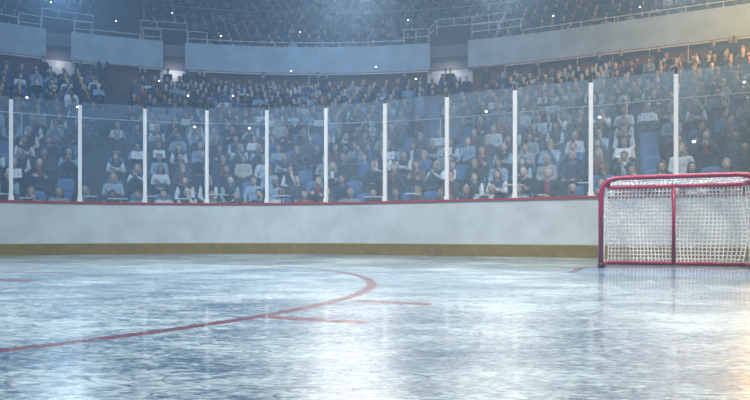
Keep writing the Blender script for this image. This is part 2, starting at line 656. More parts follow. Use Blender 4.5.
def top_pt(i, j):
    u = 0.08 + (GW - 0.16) * i / cols
    t = j / nd
    return LOC(u + 0.02 * math.sin(3 * t + i * 0.7), 0.01 + (DP + 0.035) * t, GHT - 0.005 - 0.018 * t - 0.012 * math.sin(PI * t) + wob[i][j])


for i in range(0, cols + 1):
    cord([top_pt(i, j) for j in range(nd + 1)])
for j in range(0, nd + 1, 4):
    cord([top_pt(i, j) for i in range(cols + 1)])
mb.build('net', M['net'], goal)

# ------------------------------------------------------------------ stands: lower bowl
NROW = 20
RISE, RUN = 0.41, 0.85


def row_o(n):
    return 1.2 + RUN * n if n <= 7 else 7.15 + 1.05 * (n - 7)


def row_z(n):
    return 0.30 + RISE * n if n <= 7 else 3.17 + 0.375 * (n - 7)


prof = [(0.16, 0.0), (0.16, 0.30)]
for n in range(1, NROW):
    oo = row_o(n) - 0.56
    prof += [(oo, row_z(n - 1)), (oo, row_z(n))]
prof += [(21.5, row_z(NROW - 1)), (21.5, 0.0)]
w = sweep(prof, SL, SR, 0.5).build('floor_lower_stand', M['concrete'])
tag(w, 'dark stepped terrace of the lower stand', None, kind='structure')
FO = 20.5
FZ0, FZ1 = 9.46, 10.92
ZT = row_z(NROW - 1)
w = sweep([(21.15, ZT), (21.15, 10.7), (21.35, 10.7), (21.35, ZT)], SL, SR, 0.5).build('wall_concourse', M['backwall'])
tag(w, 'brown wall behind the top row under the balcony', None, kind='structure')
# balcony front, broken by three gaps with recessed panels
gaps = [(46, 71), (163, 185), (430, 468)]
gs = [(s_for(a, FO), s_for(b, FO)) for a, b in gaps]
cuts_ = [SL] + [x for ab in gs for x in ab] + [SR]
names = ['wall_balcony_west', 'wall_balcony_midwest', 'wall_balcony_centre', 'wall_balcony_east']
for k in range(4):
    w = sweep([(FO, FZ0), (FO, FZ1), (FO + 0.12, FZ1), (FO + 0.12, FZ0)], cuts_[2 * k], cuts_[2 * k + 1], 0.4).build(names[k], M['fascia'])
    tag(w, 'pale grey blue balcony front, ' + ('at the far left end', 'between the two left-hand gaps', 'long centre length', 'above the goal')[k], None, kind='structure')
    w = sweep([(FO - 0.03, FZ0 - 0.07), (FO - 0.03, FZ0), (FO + 0.6, FZ0), (FO + 0.6, FZ0 - 0.07)], cuts_[2 * k], cuts_[2 * k + 1], 0.4).build('trim_%d' % (k + 2), M['fascia_trim'])
    tag(w, 'dark red strip under the balcony front, ' + ('at the far left end', 'between the two left-hand gaps', 'long centre length', 'above the goal')[k], None, kind='structure')
for k, (a, b) in enumerate(gs):
    w = sweep([(FO + 0.45, FZ0 + 0.05), (FO + 0.45, FZ1 - 0.05), (FO + 0.6, FZ1 - 0.05), (FO + 0.6, FZ0 + 0.05)], a - 0.1, b + 0.1, 0.3).build('wall_recess_%s' % ('west', 'midwest', 'centre')[k], M['recess'])
    tag(w, 'dull recessed panel in the ' + ('leftmost', 'second', 'widest')[k] + ' balcony gap', None, kind='structure')
    w = sweep([(FO + 0.5, FZ0 - 0.72), (FO + 0.5, FZ0 + 0.03), (FO + 0.58, FZ0 + 0.03), (FO + 0.58, FZ0 - 0.72)], a - 0.05, b + 0.05, 0.3).build('door_%d' % (k + 1), M['lit_wall'])
    tag(w, 'white passage panel below the ' + ('leftmost', 'second', 'widest')[k] + ' balcony gap', None, kind='structure')
    # dark exit box over the gap
    mbx = MB()
    for prof_, s0, s1 in (([(21.6, 10.0), (21.6, 11.95), (21.7, 11.95), (21.7, 10.0)], a, b),
                          ([(20.96, 10.1), (20.96, 11.95), (24.4, 11.95), (24.4, 10.1)], a - 0.12, a),
                          ([(20.96, 10.1), (20.96, 11.95), (24.4, 11.95), (24.4, 10.1)], b, b + 0.12),
                          ([(20.96, 11.85), (20.96, 11.95), (24.4, 11.95), (24.4, 11.85)], a - 0.12, b + 0.12)):
        q = sweep(prof_, s0, s1, 0.4)
        mbx.add(q.v, q.f)
    w = mbx.build('door_%d' % (k + 4), M['portal'])
    tag(w, 'dark exit opening over the ' + ('leftmost', 'second', 'widest')[k] + ' balcony gap', None, kind='structure')
# upper bowl
UROW = 13
URISE, URUN = 0.58, 0.85


def urow_o(n):
    return 21.9 + URUN * n


def urow_z(n):
    return 10.16 + URISE * n


prof = [(FO + 0.13, 10.0), (FO + 0.13, 10.16)]
for n in range(1, UROW):
    oo = urow_o(n) - 0.5
    prof += [(oo, urow_z(n - 1)), (oo, urow_z(n))]
prof += [(urow_o(UROW) - 0.2, urow_z(UROW - 1)), (urow_o(UROW) - 0.2, 10.0)]
w = sweep(prof, SL, SR, 0.5)
# leave the gaps of the balcony open: build the first tread only between them
w = w.build('floor_upper_stand', M['concrete'])
tag(w, 'dark stepped terrace of the upper stand', None, kind='structure')
w = sweep([(urow_o(UROW) - 0.2, 10.0), (urow_o(UROW) - 0.2, 24.0), (urow_o(UROW), 24.0), (urow_o(UROW), 10.0)], SL, SR, 0.6).build('wall_upper_stand', M['concrete'])
tag(w, 'dark wall behind the upper stand', None, kind='structure')

# ------------------------------------------------------------------ railings
RG = 'white tube railings of the stands'


def railing(label, bars, posts, r=0.022, r2=0.018):
    """bars, posts: lists of polylines in world space"""
    root = empty('guard_rail', tuple(Vector(posts[0][0]) if posts else Vector(bars[0][0])))
    off = root.location
    for b_ in bars:
        q = MB(); q.tube([Vector(p) - off for p in b_], r, 6); q.build('rail', M['rail'], root)
    for b_ in posts:
        q = MB(); q.tube([Vector(p) - off for p in b_], r2, 6); q.build('upright', M['rail'], root)
    tag(root, label, 'railing', RG)
    return root


def line_s(s0, s1, o, z, step=0.5):
    k = max(2, int((s1 - s0) / step) + 1)
    r = []
    for i in range(k):
        p, _ = edge(s0 + (s1 - s0) * i / (k - 1), o)
        r.append((p.x, p.y, z))
    return r


def run_rail(label, s0, s1, o, zf, h, mids=(), every=1.2, r=0.022):
    posts = []
    k = max(2, int(round((s1 - s0) / every)) + 1)
    for i in range(k):
        p, _ = edge(s0 + (s1 - s0) * i / (k - 1), o)
        posts.append([(p.x, p.y, zf), (p.x, p.y, zf + h)])
    return railing(label, [line_s(s0, s1, o, zf + h)] + [line_s(s0, s1, o, zf + m_) for m_ in mids], posts, r)


o_ = FO + 0.06
run_rail('low white rail on the short balcony front at the far left end', s_for(-60, o_), s_for(18, o_), o_, FZ1, 0.40)
run_rail('low white rail on the balcony front between the two left-hand gaps', s_for(93, o_), s_for(140, o_), o_, FZ1, 0.25)
run_rail('long low white rail on the central balcony front', s_for(208, o_), s_for(404, o_), o_, FZ1, 0.25, every=1.15)
run_rail('low white rail on the balcony front above the goal', s_for(523, o_), SR - 1, o_, FZ1, 0.27, every=1.5)
run_rail('thin rail halfway up the lower stand seen through the glass', SL + 1, SR - 1, row_o(7) - 0.53, row_z(7), 1.05, every=2.6, r=0.016)
ur = urow_o(8) - 0.48
run_rail('dashed looking rail high up in the upper stand', s_for(150, ur), SR - 1, ur, urow_z(8), 0.7, every=1.5, r=0.018)
bk = FO - 0.2
for k, (x0, x1) in enumerate(((-40, 44), (72, 96), (140, 162), (187, 428), (505, 900))):
    run_rail('white rail under the balcony, ' + ('at the far left end', 'short length beside the first gap', 'short length beside the second gap', 'long central length', 'long length above the goal')[k],
             s_for(x0, bk), min(SR - 0.5, s_for(x1, bk)), bk, ZT, FZ0 - 0.13 - ZT, every=1.6, r=0.03)


def px_frame(label, bars, posts, o):
    railing(label, [[at(x, y, o) for x, y in b_] for b_ in bars], [[at(x, y, o) for x, y in b_] for b_ in posts], 0.02, 0.018)


of = FO + 0.44
px_frame('high railing round the exit box above the leftmost balcony gap', [[(42, 8), (68, 11.8), (93, 15.5)], [(42, 16), (68, 19.5), (93, 22.5)]],
         [[(42, 8), (42, 27)], [(58.5, 10.5), (58.5, 18.5)], [(75, 13), (75, 33)], [(93, 15.5), (93, 34)]], of)
px_frame('two bar side railing left of the leftmost exit box', [[(19, 13), (41, 16.5)], [(19, 21.5), (41, 24.5)]], [[(19, 13), (19, 27)], [(41, 16.5), (41, 29)]], o_)
px_frame('two bar side railing right of the leftmost exit box', [[(74, 21), (91, 22.5)], [(74, 28.5), (91, 30)]], [[(74, 21), (74, 34.5)], [(91, 22.5), (91, 36)]], o_)
px_frame('high railing round the exit box above the second balcony gap', [[(141, 20), (164, 22), (187, 23.5)], [(141, 27), (164, 28.8), (187, 30)]],
         [[(141, 20), (141, 41)], [(157, 21.3), (157, 28)], [(187, 23.5), (187, 44)]], of)
px_frame('two bar side railing left of the second exit box', [[(143, 28.5), (161, 30)], [(143, 36), (161, 37)]], [[(143, 28.5), (143, 40)], [(161, 30), (161, 42)]], o_)
px_frame('two bar side railing right of the second exit box', [[(188, 31), (207, 32.5)], [(188, 38.5), (207, 39.5)]], [[(188, 31), (188, 44)], [(207, 32.5), (207, 44)]], o_)
px_frame('high railing round the exit box above the widest balcony gap', [[(430, 28), (437, 20), (472, 16.5), (506, 12.5)], [(430, 34), (437, 27), (472, 24), (503, 20.5)], [(506, 12.5), (498, 27)]],
         [[(430, 28), (430, 42)], [(437, 20), (437, 36)], [(454, 18.3), (454, 25.5)], [(472, 16.5), (472, 37)], [(489, 14.5), (489, 33)]], of)
px_frame('two bar side railing left of the widest exit box', [[(404, 30), (428, 28.5)], [(404, 38), (428, 36)]], [[(404, 30), (404, 44)], [(416, 29.2), (416, 43)], [(428, 28.5), (428, 42)]], o_)
px_frame('two bar side railing right of the widest exit box', [[(472, 25), (521, 18.5)], [(472, 32), (521, 26)]], [[(472, 25), (472, 38)], [(498, 21.5), (498, 34)], [(521, 18.5), (521, 31)]], o_)

# ------------------------------------------------------------------ seats
seat_proto = empty('stadium_seat')
mb = MB()
mb.box((0, 0.0, 0.44), (0.44, 0.40, 0.035)); mb.box((0, -0.19, 0.425), (0.44, 0.03, 0.05))
mb.build('seat_pan', M['seat'], seat_proto)
mb = MB()
nx, nz = 6, 5
vs, fs = [], []
for side in (0, 1):
    for j in range(nz + 1):
        for i in range(nx + 1):
            u = i / nx * 2 - 1
            t = j / nz
            wd = 0.225 * (1 - 0.22 * max(0, t - 0.7) / 0.3 * abs(u))
            vs.append((u * wd, 0.20 + 0.07 * t - 0.035 * u * u * -1 * -1 + side * 0.025, 0.46 + 0.40 * t - (0.03 * u * u if j == nz else 0)))
k1 = (nx + 1) * (nz + 1)
for j in range(nz):
    for i in range(nx):
        a = j * (nx + 1) + i
        fs.append((a, a + 1, a + nx + 2, a + nx + 1))
        fs.append((k1 + a, k1 + a + nx + 1, k1 + a + nx + 2, k1 + a + 1))
for i in range(nx):
    fs.append((i, k1 + i, k1 + i + 1, i + 1)); a = nz * (nx + 1) + i; fs.append((a, a + 1, k1 + a + 1, k1 + a))
for j in range(nz):
    a = j * (nx + 1); b_ = a + nx + 1; fs.append((a, b_, k1 + b_, k1 + a)); a += nx; b_ += nx; fs.append((a, k1 + a, k1 + b_, b_))
mb.add(vs, fs)
mb.build('backrest', M['seat'], seat_proto, True)
mb = MB()
mb.box((0, 0.06, 0.21), (0.06, 0.05, 0.42)); mb.box((0, 0.06, 0.008), (0.16, 0.14, 0.016)); mb.box((0, 0.10, 0.415), (0.36, 0.05, 0.02))
mb.build('pedestal', M['seatmetal'], seat_proto)

# ------------------------------------------------------------------ people
def hand(mb, wrist, d, nrm, side):
    """palm with four unequal bent fingers and a thumb; d: pointing direction, nrm: palm normal"""
    wrist, d, nrm = Vector(wrist), Vector(d).normalized(), Vector(nrm).normalized()
    nrm = (nrm - d * nrm.dot(d)).normalized()
    x = d.cross(nrm)
    pc = wrist + d * 0.045
    mb.ell(pc, (0.042, 0.05, 0.017), 8, 6, Matrix((x, d, nrm)).transposed())
    for k, (off, ln) in enumerate(((-0.030, 0.068), (-0.010, 0.078), (0.010, 0.073), (0.030, 0.058))):
        a = wrist + d * 0.085 + x * off
        b_ = a + d * ln * 0.5 + nrm * 0.010
        c = b_ + d * ln * 0.36 + nrm * 0.028
        mb.tube([a - d * 0.02, a, b_, c], [0.009, 0.009, 0.0085, 0.0065], 5)
    a = wrist + d * 0.035 - x * side * 0.035
    b_ = a + d * 0.03 - x * side * 0.03 + nrm * 0.01
    c = b_ + d * 0.032 - x * side * 0.006 + nrm * 0.012
    mb.tube([a + x * side * 0.02, a, b_, c], [0.012, 0.011, 0.010, 0.008], 5)


HEAD = Vector((0, 0.015, 1.195))
POSES = {
    'hands in lap': [(0.225, 0.02, 0.74), (0.08, -0.22, 0.63), (-1, -0.6, 0), (0, 0, -1)],
    'arms folded': [(0.225, -0.06, 0.76), (-0.05, -0.19, 0.84), (-1, 0.1, 0.3), (0, 1, 0)],
    'clapping': [(0.225, -0.10, 0.79), (0.05, -0.30, 0.93), (-0.3, -0.6, 0.8), (-1, 0, 0)],
    'arms raised': [(0.235, -0.05, 1.18), (0.17, -0.06, 1.40), (-0.1, -0.05, 1), (-0.2, -1, 0)],
    'taking a picture': [(0.22, -0.17, 0.94), (0.085, -0.20, 1.13), (-0.3, -0.3, 0.8), (-1, 0.1, 0)],
    'hand at chin': [(0.20, -0.14, 0.76), (0.06, -0.12, 1.03), (-0.4, 0.3, 1), (0, 1, 0)],
    'hands on knees': [(0.225, -0.06, 0.74), (0.12, -0.32, 0.63), (-0.1, -1, -0.1), (0, 0, -1)],
    'holding papers': [(0.225, -0.08, 0.76), (0.16, -0.27, 0.80), (-0.4, -0.4, 0.8), (-0.8, 0.2, 0)],
}
R_ARM = (0.052, 0.043, 0.031)


def arms(mb, pose, grow=0.0, to=1.0, sides=(-1, 1)):
    el, wr, _d, _n = POSES[pose]
    for sd in sides:
        sh = Vector((0.175 * sd, 0.06, 0.985))
        e_ = Vector((el[0] * sd, el[1], el[2])); w_ = Vector((wr[0] * sd, wr[1], wr[2]))
        if pose == 'hand at chin' and sd < 0:
            e_, w_ = Vector((-0.24, -0.02, 0.74)), Vector((-0.04, -0.22, 0.70))
        if pose == 'arms folded' and sd < 0:
            w_ = w_ + Vector((0, 0.035, -0.05))
        mb.caps(sh, R_ARM[0] + grow, e_, R_ARM[1] + grow)
        mb.caps(e_, R_ARM[1] + grow, e_.lerp(w_, to), R_ARM[2] + grow * (1.0 if to >= 1 else 1.0))


def torso(mb, grow=0.0, low=0.52):
    rot = None
    for z, y, sx, sy, sz in ((0.60, 0.06, 0.165, 0.125, 0.14), (0.74, 0.075, 0.155, 0.115, 0.16), (0.89, 0.075, 0.178, 0.115, 0.15)):
        mb.ell((0, y, z), (sx + grow, sy + grow, sz + grow), 16, 9)
    mb.caps((-0.14, 0.07, 0.985), 0.062 + grow, (0.14, 0.07, 0.985), 0.062 + grow)


def legs(mb, grow=0.0, to=1.0):
    for sd in (-1, 1):
        mb.caps((0.085 * sd, 0.05, 0.535), 0.088 + grow, (0.112 * sd, -0.36, 0.545), 0.062 + grow)
        mb.caps((0.112 * sd, -0.36, 0.545), 0.060 + grow, (0.12 * sd, -0.30, 0.10 if to >= 1 else 0.16), 0.040 + grow)


def make_body(pose, fine=True):
    mb = MB()
    torso(mb); arms(mb, pose); legs(mb)
    for sd in (-1, 1):
        mb.caps((0.12 * sd, -0.29, 0.05), 0.036, (0.122 * sd, -0.41, 0.040), 0.030)
    mb.caps((0, 0.06, 1.0), 0.058, (0, 0.035, 1.12), 0.052)
    mb.ell(HEAD + Vector((0, 0.012, 0.025)), (0.076, 0.093, 0.092))
    mb.ell(HEAD + Vector((0, -0.022, -0.045)), (0.058, 0.066, 0.075))
    mb.caps(HEAD + Vector((0, -0.082, 0.005)), 0.012, HEAD + Vector((0, -0.100, -0.028)), 0.016)
    for sd in (-1, 1):
        mb.ell(HEAD + Vector((0.078 * sd, 0.012, -0.008)), (0.012, 0.022, 0.034))
    if not fine:
        return voxel(mb, 0.03, 2, 0.07)
    sk = voxel(mb, 0.0155, 3, 0.42)
    out_ = MB()
    mesh_to_mb(sk, out_)
    el, wr, d, nr = POSES[pose]
    for sd in (-1, 1):
        w_ = Vector((wr[0] * sd, wr[1], wr[2])); dd = (d[0] * sd, d[1], d[2]); nn = (nr[0] * sd, nr[1], nr[2])
        if pose == 'hand at chin' and sd < 0:
            w_ = Vector((-0.04, -0.22, 0.70)); dd = (1, -0.2, 0); nn = (0, 0, -1)
        if pose == 'arms folded' and sd < 0:
            w_ = w_ + Vector((0, 0.035, -0.05))
        hand(out_, w_, dd, nn, sd)
    for sd in (-1, 1):
        out_.ell(HEAD + Vector((0.030 * sd, -0.081, 0.012)), (0.013, 0.008, 0.008), 8, 6, mi=1)
    out_.ell(HEAD + Vector((0, -0.083, -0.062)), (0.024, 0.008, 0.007), 8, 6, mi=2)
    bpy.data.meshes.remove(sk)
    me = out_.mesh('person', [SKIN[0], M['eye'], M['lips']], True)
    return me


def make_top(pose, grow, fine=True, name='shirt'):
    mb = MB()
    torso(mb, grow); arms(mb, pose, grow, 0.93)
    return voxel(mb, 0.018, 2, 0.4) if fine else voxel(mb, 0.03, 1, 0.10)


def make_vest(grow=0.03):
    mb = MB(); torso(mb, grow)
    return voxel(mb, 0.02, 2, 0.4)


def make_trousers(fine=True):
    mb = MB(); legs(mb, 0.013, 0.97); mb.ell((0, 0.06, 0.56), (0.178, 0.138, 0.10), 14, 8)
    return voxel(mb, 0.018, 2, 0.4) if fine else voxel(mb, 0.035, 1, 0.10)


def make_shoe(sd):
    mb = MB()
    mb.caps((0.12 * sd, -0.285, 0.047), 0.046, (0.122 * sd, -0.42, 0.040), 0.038)
    sk = voxel(mb, 0.012, 1, 0.3)
    sk.materials.clear(); sk.materials.append(CLOTH['black'])
    return sk


def make_hair(style):
    mb = MB()
    c = HEAD + Vector((0, 0.016, 0.030))
    # a cap over the skull that stops at the hairline
    seg, rings = 16, 10
    vs, fs = [], []
    for lay in (0, 1):
        for i in range(rings + 1):
            for k in range(seg):
                ph = 2 * PI * k / seg
                front = max(0.0, -math.sin(ph))
                end = 1.95 - 1.02 * front ** 0.7
                if style == 'long':
                    end = 2.35 - 1.45 * front ** 0.6
                th = 0.02 + (end - 0.02) * i / rings
                g_ = 1.0 if lay else 0.9
                r_ = Vector((0.088 * math.sin(th) * math.cos(ph), 0.106 * math.sin(th) * math.sin(ph), 0.106 * math.cos(th))) * g_
                vs.append(c + r_)
    n1 = (rings + 1) * seg
    for lay in (0, 1):
        for i in range(rings):
            for k in range(seg):
                a = lay * n1 + i * seg + k; b_ = lay * n1 + i * seg + (k + 1) % seg
                q = (a, a + seg, b_ + seg, b_)
                fs.append(q if lay else q[::-1])
    for k in range(seg):
        a = rings * seg + k; b_ = rings * seg + (k + 1) % seg
        fs.append((a, b_, n1 + b_, n1 + a))
    mb.add(vs, fs)
    if style == 'long':
        for sd in (-1, 1):
            mb.caps(HEAD + Vector((0.07 * sd, 0.02, 0.02)), 0.032, HEAD + Vector((0.085 * sd, 0.03, -0.17)), 0.030)
        mb.caps(HEAD + Vector((0, 0.09, 0.0)), 0.06, HEAD + Vector((0, 0.10, -0.17)), 0.05)
    if style == 'bun':
        mb.ell(HEAD + Vector((0, 0.10, 0.10)), (0.045, 0.045, 0.045), 10, 7)
    if style == 'fringe':
        mb.ell(HEAD + Vector((0, 0.075, -0.01)), (0.075, 0.045, 0.05), 12, 8)
    return mb.mesh('hair_' + style, [HAIRM['dark']], True)


def make_bald_fringe():
    mb = MB()
    for sd in (-1, 1):
        mb.ell(HEAD + Vector((0.068 * sd, 0.035, -0.005)), (0.018, 0.045, 0.035), 8, 6)
    mb.ell(HEAD + Vector((0, 0.095, -0.01)), (0.06, 0.02, 0.035), 10, 6)
    return mb.mesh('hair_fringe', [HAIRM['grey']], True)


def make_strip(w0, w1, zt, zb, th=0.016, name='scarf'):
    """a front panel that follows the chest"""
    mb = MB()
    vs, fs = [], []
    k = 7
    for i in range(k + 1):
        t = i / k
        z = zt + (zb - zt) * t
        w_ = w0 + (w1 - w0) * t
        y = -0.078 - 0.017 * math.sin(PI * min(1, t * 1.2)) if t > 0.12 else -0.045
        for xx, yy in ((-w_, y + 0.004), (0, y - th), (w_, y + 0.004), (w_ * 0.9, y + 0.05), (-w_ * 0.9, y + 0.05)):
            vs.append((xx, yy, z))
    for i in range(k):
        for j in range(5):
            j2 = (j + 1) % 5
            fs.append((i * 5 + j, i * 5 + j2, (i + 1) * 5 + j2, (i + 1) * 5 + j))
    fs.append((4, 3, 2, 1, 0)); fs.append(tuple(k * 5 + j for j in range(5)))
    mb.add(vs, fs)
    return mb.mesh(name, [CLOTH['red']], True)


BODY = {p: make_body(p) for p in POSES}
SHIRT = {p: make_top(p, 0.012) for p in POSES}
VEST = make_vest(0.022)
TROUS = make_trousers()
SHOE = {sd: make_shoe(sd) for sd in (-1, 1)}
HAIR = {'short': make_hair('short'), 'long': make_hair('long'), 'bun': make_hair('bun'), 'bald': make_bald_fringe()}
SCARF = make_strip(0.05, 0.062, 1.045, 0.70)
for d_ in (SHIRT,):
    for me in d_.values():
        me.materials.clear(); me.materials.append(CLOTH['white'])
for me in (VEST, TROUS):
    me.materials.clear(); me.materials.append(CLOTH['black'])


def part(name, me, mat_, parent):
    o = bpy.data.objects.new(name, me)
    COL.objects.link(o)
    o.parent = parent
    o.material_slots[0].link = 'OBJECT'
    o.material_slots[0].material = mat_
    return o


# outfit: (words, top name, top colour, waistcoat colour, scarf colour)
OUTFITS = [
    ('white shirt', 'shirt', 'white', None, None), ('pale blue shirt', 'shirt', 'pale blue', None, None),
    ('black jacket', 'jacket', 'black', None, None), ('navy jacket', 'jacket', 'navy', None, None),
    ('charcoal jumper', 'jumper', 'charcoal', None, None), ('grey jumper', 'jumper', 'grey', None, None),
    ('white shirt and black waistcoat', 'shirt', 'white', 'black', None), ('white shirt and navy waistcoat', 'shirt', 'white', 'navy', None),
    ('black jacket with red front', 'jacket', 'black', None, 'red'), ('charcoal jacket with red front', 'jacket', 'charcoal', None, 'red'),
    ('red jumper', 'jumper', 'red', None, None), ('brown coat', 'coat', 'brown', None, None),
    ('blue jumper', 'jumper', 'blue', None, None), ('pale blue shirt and black waistcoat', 'shirt', 'pale blue', 'black', None),
    ('navy jacket with white front', 'jacket', 'navy', None, 'white'), ('cream jumper', 'jumper', 'cream', None, None), ('maroon jacket', 'jacket', 'maroon', None, None),
]
WEIGHT = [6, 9, 9, 7, 7, 6, 8, 6, 9, 6, 0.8, 2, 6, 5, 3, 1.5, 1.0]
PTYPES = ['hands in lap', 'arms folded', 'hands on knees', 'hand at chin', 'clapping', 'arms raised', 'holding papers']
PWEIGHT = [8, 8, 6, 4, 3, 0.7, 3]
proto_cache = {}


def person_proto(pose, outfit, hair):
    key = (pose, outfit[0], hair)
    if key in proto_cache:
        return proto_cache[key]
    b_ = bpy.data.objects.new('person', BODY[pose])
    b_.material_slots[0].link = 'OBJECT'
    COL.objects.link(b_)
    part('hair', HAIR[hair], HAIRM['dark'], b_)
    part(outfit[1], SHIRT[pose], CLOTH[outfit[2]], b_)
    if outfit[3]:
        part('waistcoat', VEST, CLOTH[outfit[3]], b_)
    if outfit[4]:
        part('jacket_front', SCARF, CLOTH[outfit[4]], b_)
    part('trousers', TROUS, CLOTH['charcoal'], b_)
    for sd in (-1, 1):
        part('shoe', SHOE[sd], CLOTH['black'], b_)
    proto_cache[key] = b_
    return None


def add_person(pose, outfit, hair, hcol, skin, loc, rz, sc):
    pr = person_proto(pose, outfit, hair)
    o = copy_tree(pr) if pr is not None else proto_cache[(pose, outfit[0], hair)]
    o.location = loc
    o.rotation_euler = (0, 0, rz)
    o.scale = (sc, sc, sc)
    o.material_slots[0].material = skin
    for ch in o.children:
        if ch.name.startswith('hair'):
            ch.material_slots[0].material = HAIRM[hcol]
    return o


# aisles: (s range) left out of the rows
aisleA = (s_for(102, 20.0), s_for(137, 20.0))
aisleB = (s_for(472, 20.0), s_for(505, 20.0))
aisleU = (s_for(93, 23.5), s_for(139, 23.5))


def slots(n, o, upper=False):
    """seat places of row n: list of s"""
    s = SL + 4.0
    out_ = []
    sp = 0.60
    while s < SR - 1.0:
        if s < 0 and s > S_END:
            s += sp * ARC_R / (ARC_R + o)
        else:
            s += sp
        if upper:
            if aisleU[0] < s < aisleU[1] or any(a - 0.35 < s < b_ + 0.35 for a, b_ in gs) and n < 4:
                continue
        else:
            if (aisleA[0] < s < aisleA[1] and (n >= 7 or s < (aisleA[0] + aisleA[1]) / 2)) or (n >= 13 and aisleB[0] < s < aisleB[1]):
                continue
        out_.append(s)
    return out_


def pane_of(p):
    """index of the pane in front of a point seen from the camera"""
    px = 375 + F * p[0] / p[1]
    for i in range(len(post_s) - 1):
        q, _ = edge(post_s[i + 1], 0.07)
        if px < 375 + F * q.x / q.y:
            return i
    return len(post_s) - 2


def empty_zone(px, py):
    """the thinly filled block of seats and sparser corners"""
    if 398 < px < 472 and 92 < py < 150:
        return 0.30
    if 398 < px < 450 and 150 < py < 182:
        return 0.55
    if 100 < px < 142 and py > 95:
        return 0.45
    if px < 100:
        return 0.74
    if px > 640 and py > 110:
        return 0.72
    return 0.88


# pocket cameras whose flash is lit: picture spots (planned), one per spectator
FLASH = [(51, 3), (172, 14), (17, 57), (159, 82), (188, 97), (27, 99), (72, 110), (193, 133), (233, 97), (251, 134), (300, 33), (221, 37),
         (291, 72), (408, 21), (376, 68), (416, 80), (553, 17), (694, 144), (598, 121), (491, 113), (740, 84), (640, 8), (116, 22)]

rng = random.Random(3)
used = {}
n_person = 0
crowd = []        # (loc, rz, scale) of everyone beyond the individuals
far_seats = []
near_seats = []
photo_spots = []
taken_flash = []
for n in range(NROW - 1):
    o = row_o(n)
    sl = slots(n, o)
    cnt = {}
    for s in reversed(sl):                                 # from the net end outwards
        p, nrm = edge(s, o)
        z = row_z(n)
        px, py = project((p.x, p.y, z + 1.15))
        inframe = -6 < px < 756
        pn = pane_of((p.x, p.y))
        rz = facing(nrm)
        cnt[pn] = cnt.get(pn, 0) + 1
        occ = rng.random() < (0.93 if n > 9 and not 398 < px < 450 else empty_zone(px, py))
        jit = rng.uniform(-0.02, 0.02)
        if n >= 1:
            near_seats.append((n, pn, cnt[pn], p.x, p.y, z, rz, occ, inframe, px, py))
        if not occ:
            continue
        loc = (p.x + jit, p.y + rng.uniform(-0.02, 0.02), z)
        if inframe and n_person < 300 and n <= 11:
            # outfit unique within this row and pane
            us = used.setdefault((n, pn), set())
            for _try in range(60):
                oi = rng.choices(range(len(OUTFITS)), WEIGHT)[0]
                if px > 640 and _try < 2 and OUTFITS[oi][2] in ('white', 'pale blue', 'cream'):
                    continue
                if OUTFITS[oi][0] not in us:
                    break
            us.add(OUTFITS[oi][0])
            hair = rng.choices(['short', 'long', 'bun', 'bald'], [9, 5, 1.5, 3.5])[0]
            hcol = rng.choices(['dark', 'brown', 'grey', 'blond', 'auburn'], [6, 4, 3, 1.5, 1])[0]
            if hair == 'bald':
                hcol = 'grey'
            pose = rng.choices(PTYPES, PWEIGHT)[0]
            near = [f for f in FLASH if abs(f[0] - px) < 6 and abs(f[1] - (py - 0)) < 5 and f not in taken_flash]
            if near and n >= 2:
                pose = 'taking a picture'
                taken_flash.append(near[0])
            sc = rng.uniform(0.95, 1.04)
            rot = rz + rng.uniform(-0.12, 0.12)
            if pose == 'taking a picture':
                rot = math.atan2(p.y, p.x) - PI / 2
            ob = add_person(pose, OUTFITS[oi], hair, hcol, rng.choices(SKIN, [5, 3, 1, 3])[0], loc, rot, sc)
            hw = {'bald': 'balding', 'long': f'long {hcol} hair', 'bun': f'{hcol} hair in a bun', 'short': f'{hcol} hair'}[hair]
            pw = pane_words(pn)
            words_ = f'person in {OUTFITS[oi][0]}, {hw}, {ORD[n]} row behind {pw}'
            if len(words_.replace('-', ' ').split()) > 16 or len(words_.split()) > 16:
                words_ = f'person in {OUTFITS[oi][0]}, {ORD[n]} row behind {pw}'
            tag(ob, words_, 'person', 'seated spectators behind the glass')
            n_person += 1
            if pose in ('taking a picture',):
                photo_spots.append(('photo', ob, sc, rot, words_))
            if pose == 'holding papers':
                photo_spots.append(('paper', ob, sc, rot, f'{ORD[n]} row behind {pw}', OUTFITS[oi][0]))
        elif -40 < px < 800:
            crowd.append((loc, rz + rng.uniform(-0.3, 0.3), rng.uniform(0.93, 1.05), 'low'))

# held things: papers and cameras
cam_proto = empty('pocket_camera')
mb = MB(); mb.box((0, 0, 0), (0.11, 0.032, 0.066)); mb.box((0.03, 0, 0.038), (0.03, 0.028, 0.012)); mb.build('camera_body', M['camera'], cam_proto)
mb = MB(); mb.tube([(0, -0.014, -0.004), (0, -0.034, -0.004), (0, -0.036, -0.004)], [0.024, 0.024, 0.019], 14); mb.build('lens', M['lens'], cam_proto, True)
mb = MB(); mb.ell((0.0, -0.02, 0.050), (0.038, 0.02, 0.028), 12, 8); mb.build('flash', flash_mat, cam_proto, True)
paper_proto = None


def make_paper():
    mb = MB()
    for sd in (-1, 1):
        vs, fs = [], []
        for side in (0, 1):
            for i in range(5):
                t = i / 4
                for z in (0.0, 0.25):
                    vs.append((sd * 0.17 * t, -0.035 * math.sin(t * 2.2) + side * 0.003, z))
        for i in range(4):
            a = 2 * i
            fs += [(a, a + 2, a + 3, a + 1), (10 + a, 11 + a, 13 + a, 12 + a), (a, 10 + a, 12 + a, a + 2), (a + 1, a + 3, 13 + a, 11 + a)]
        fs += [(0, 1, 11, 10), (8, 18, 19, 9)]
        mb.add(vs, fs)
    return mb.mesh('programme', [M['paper']])


PAPER = make_paper()
n_cam = 0
first_cam = True


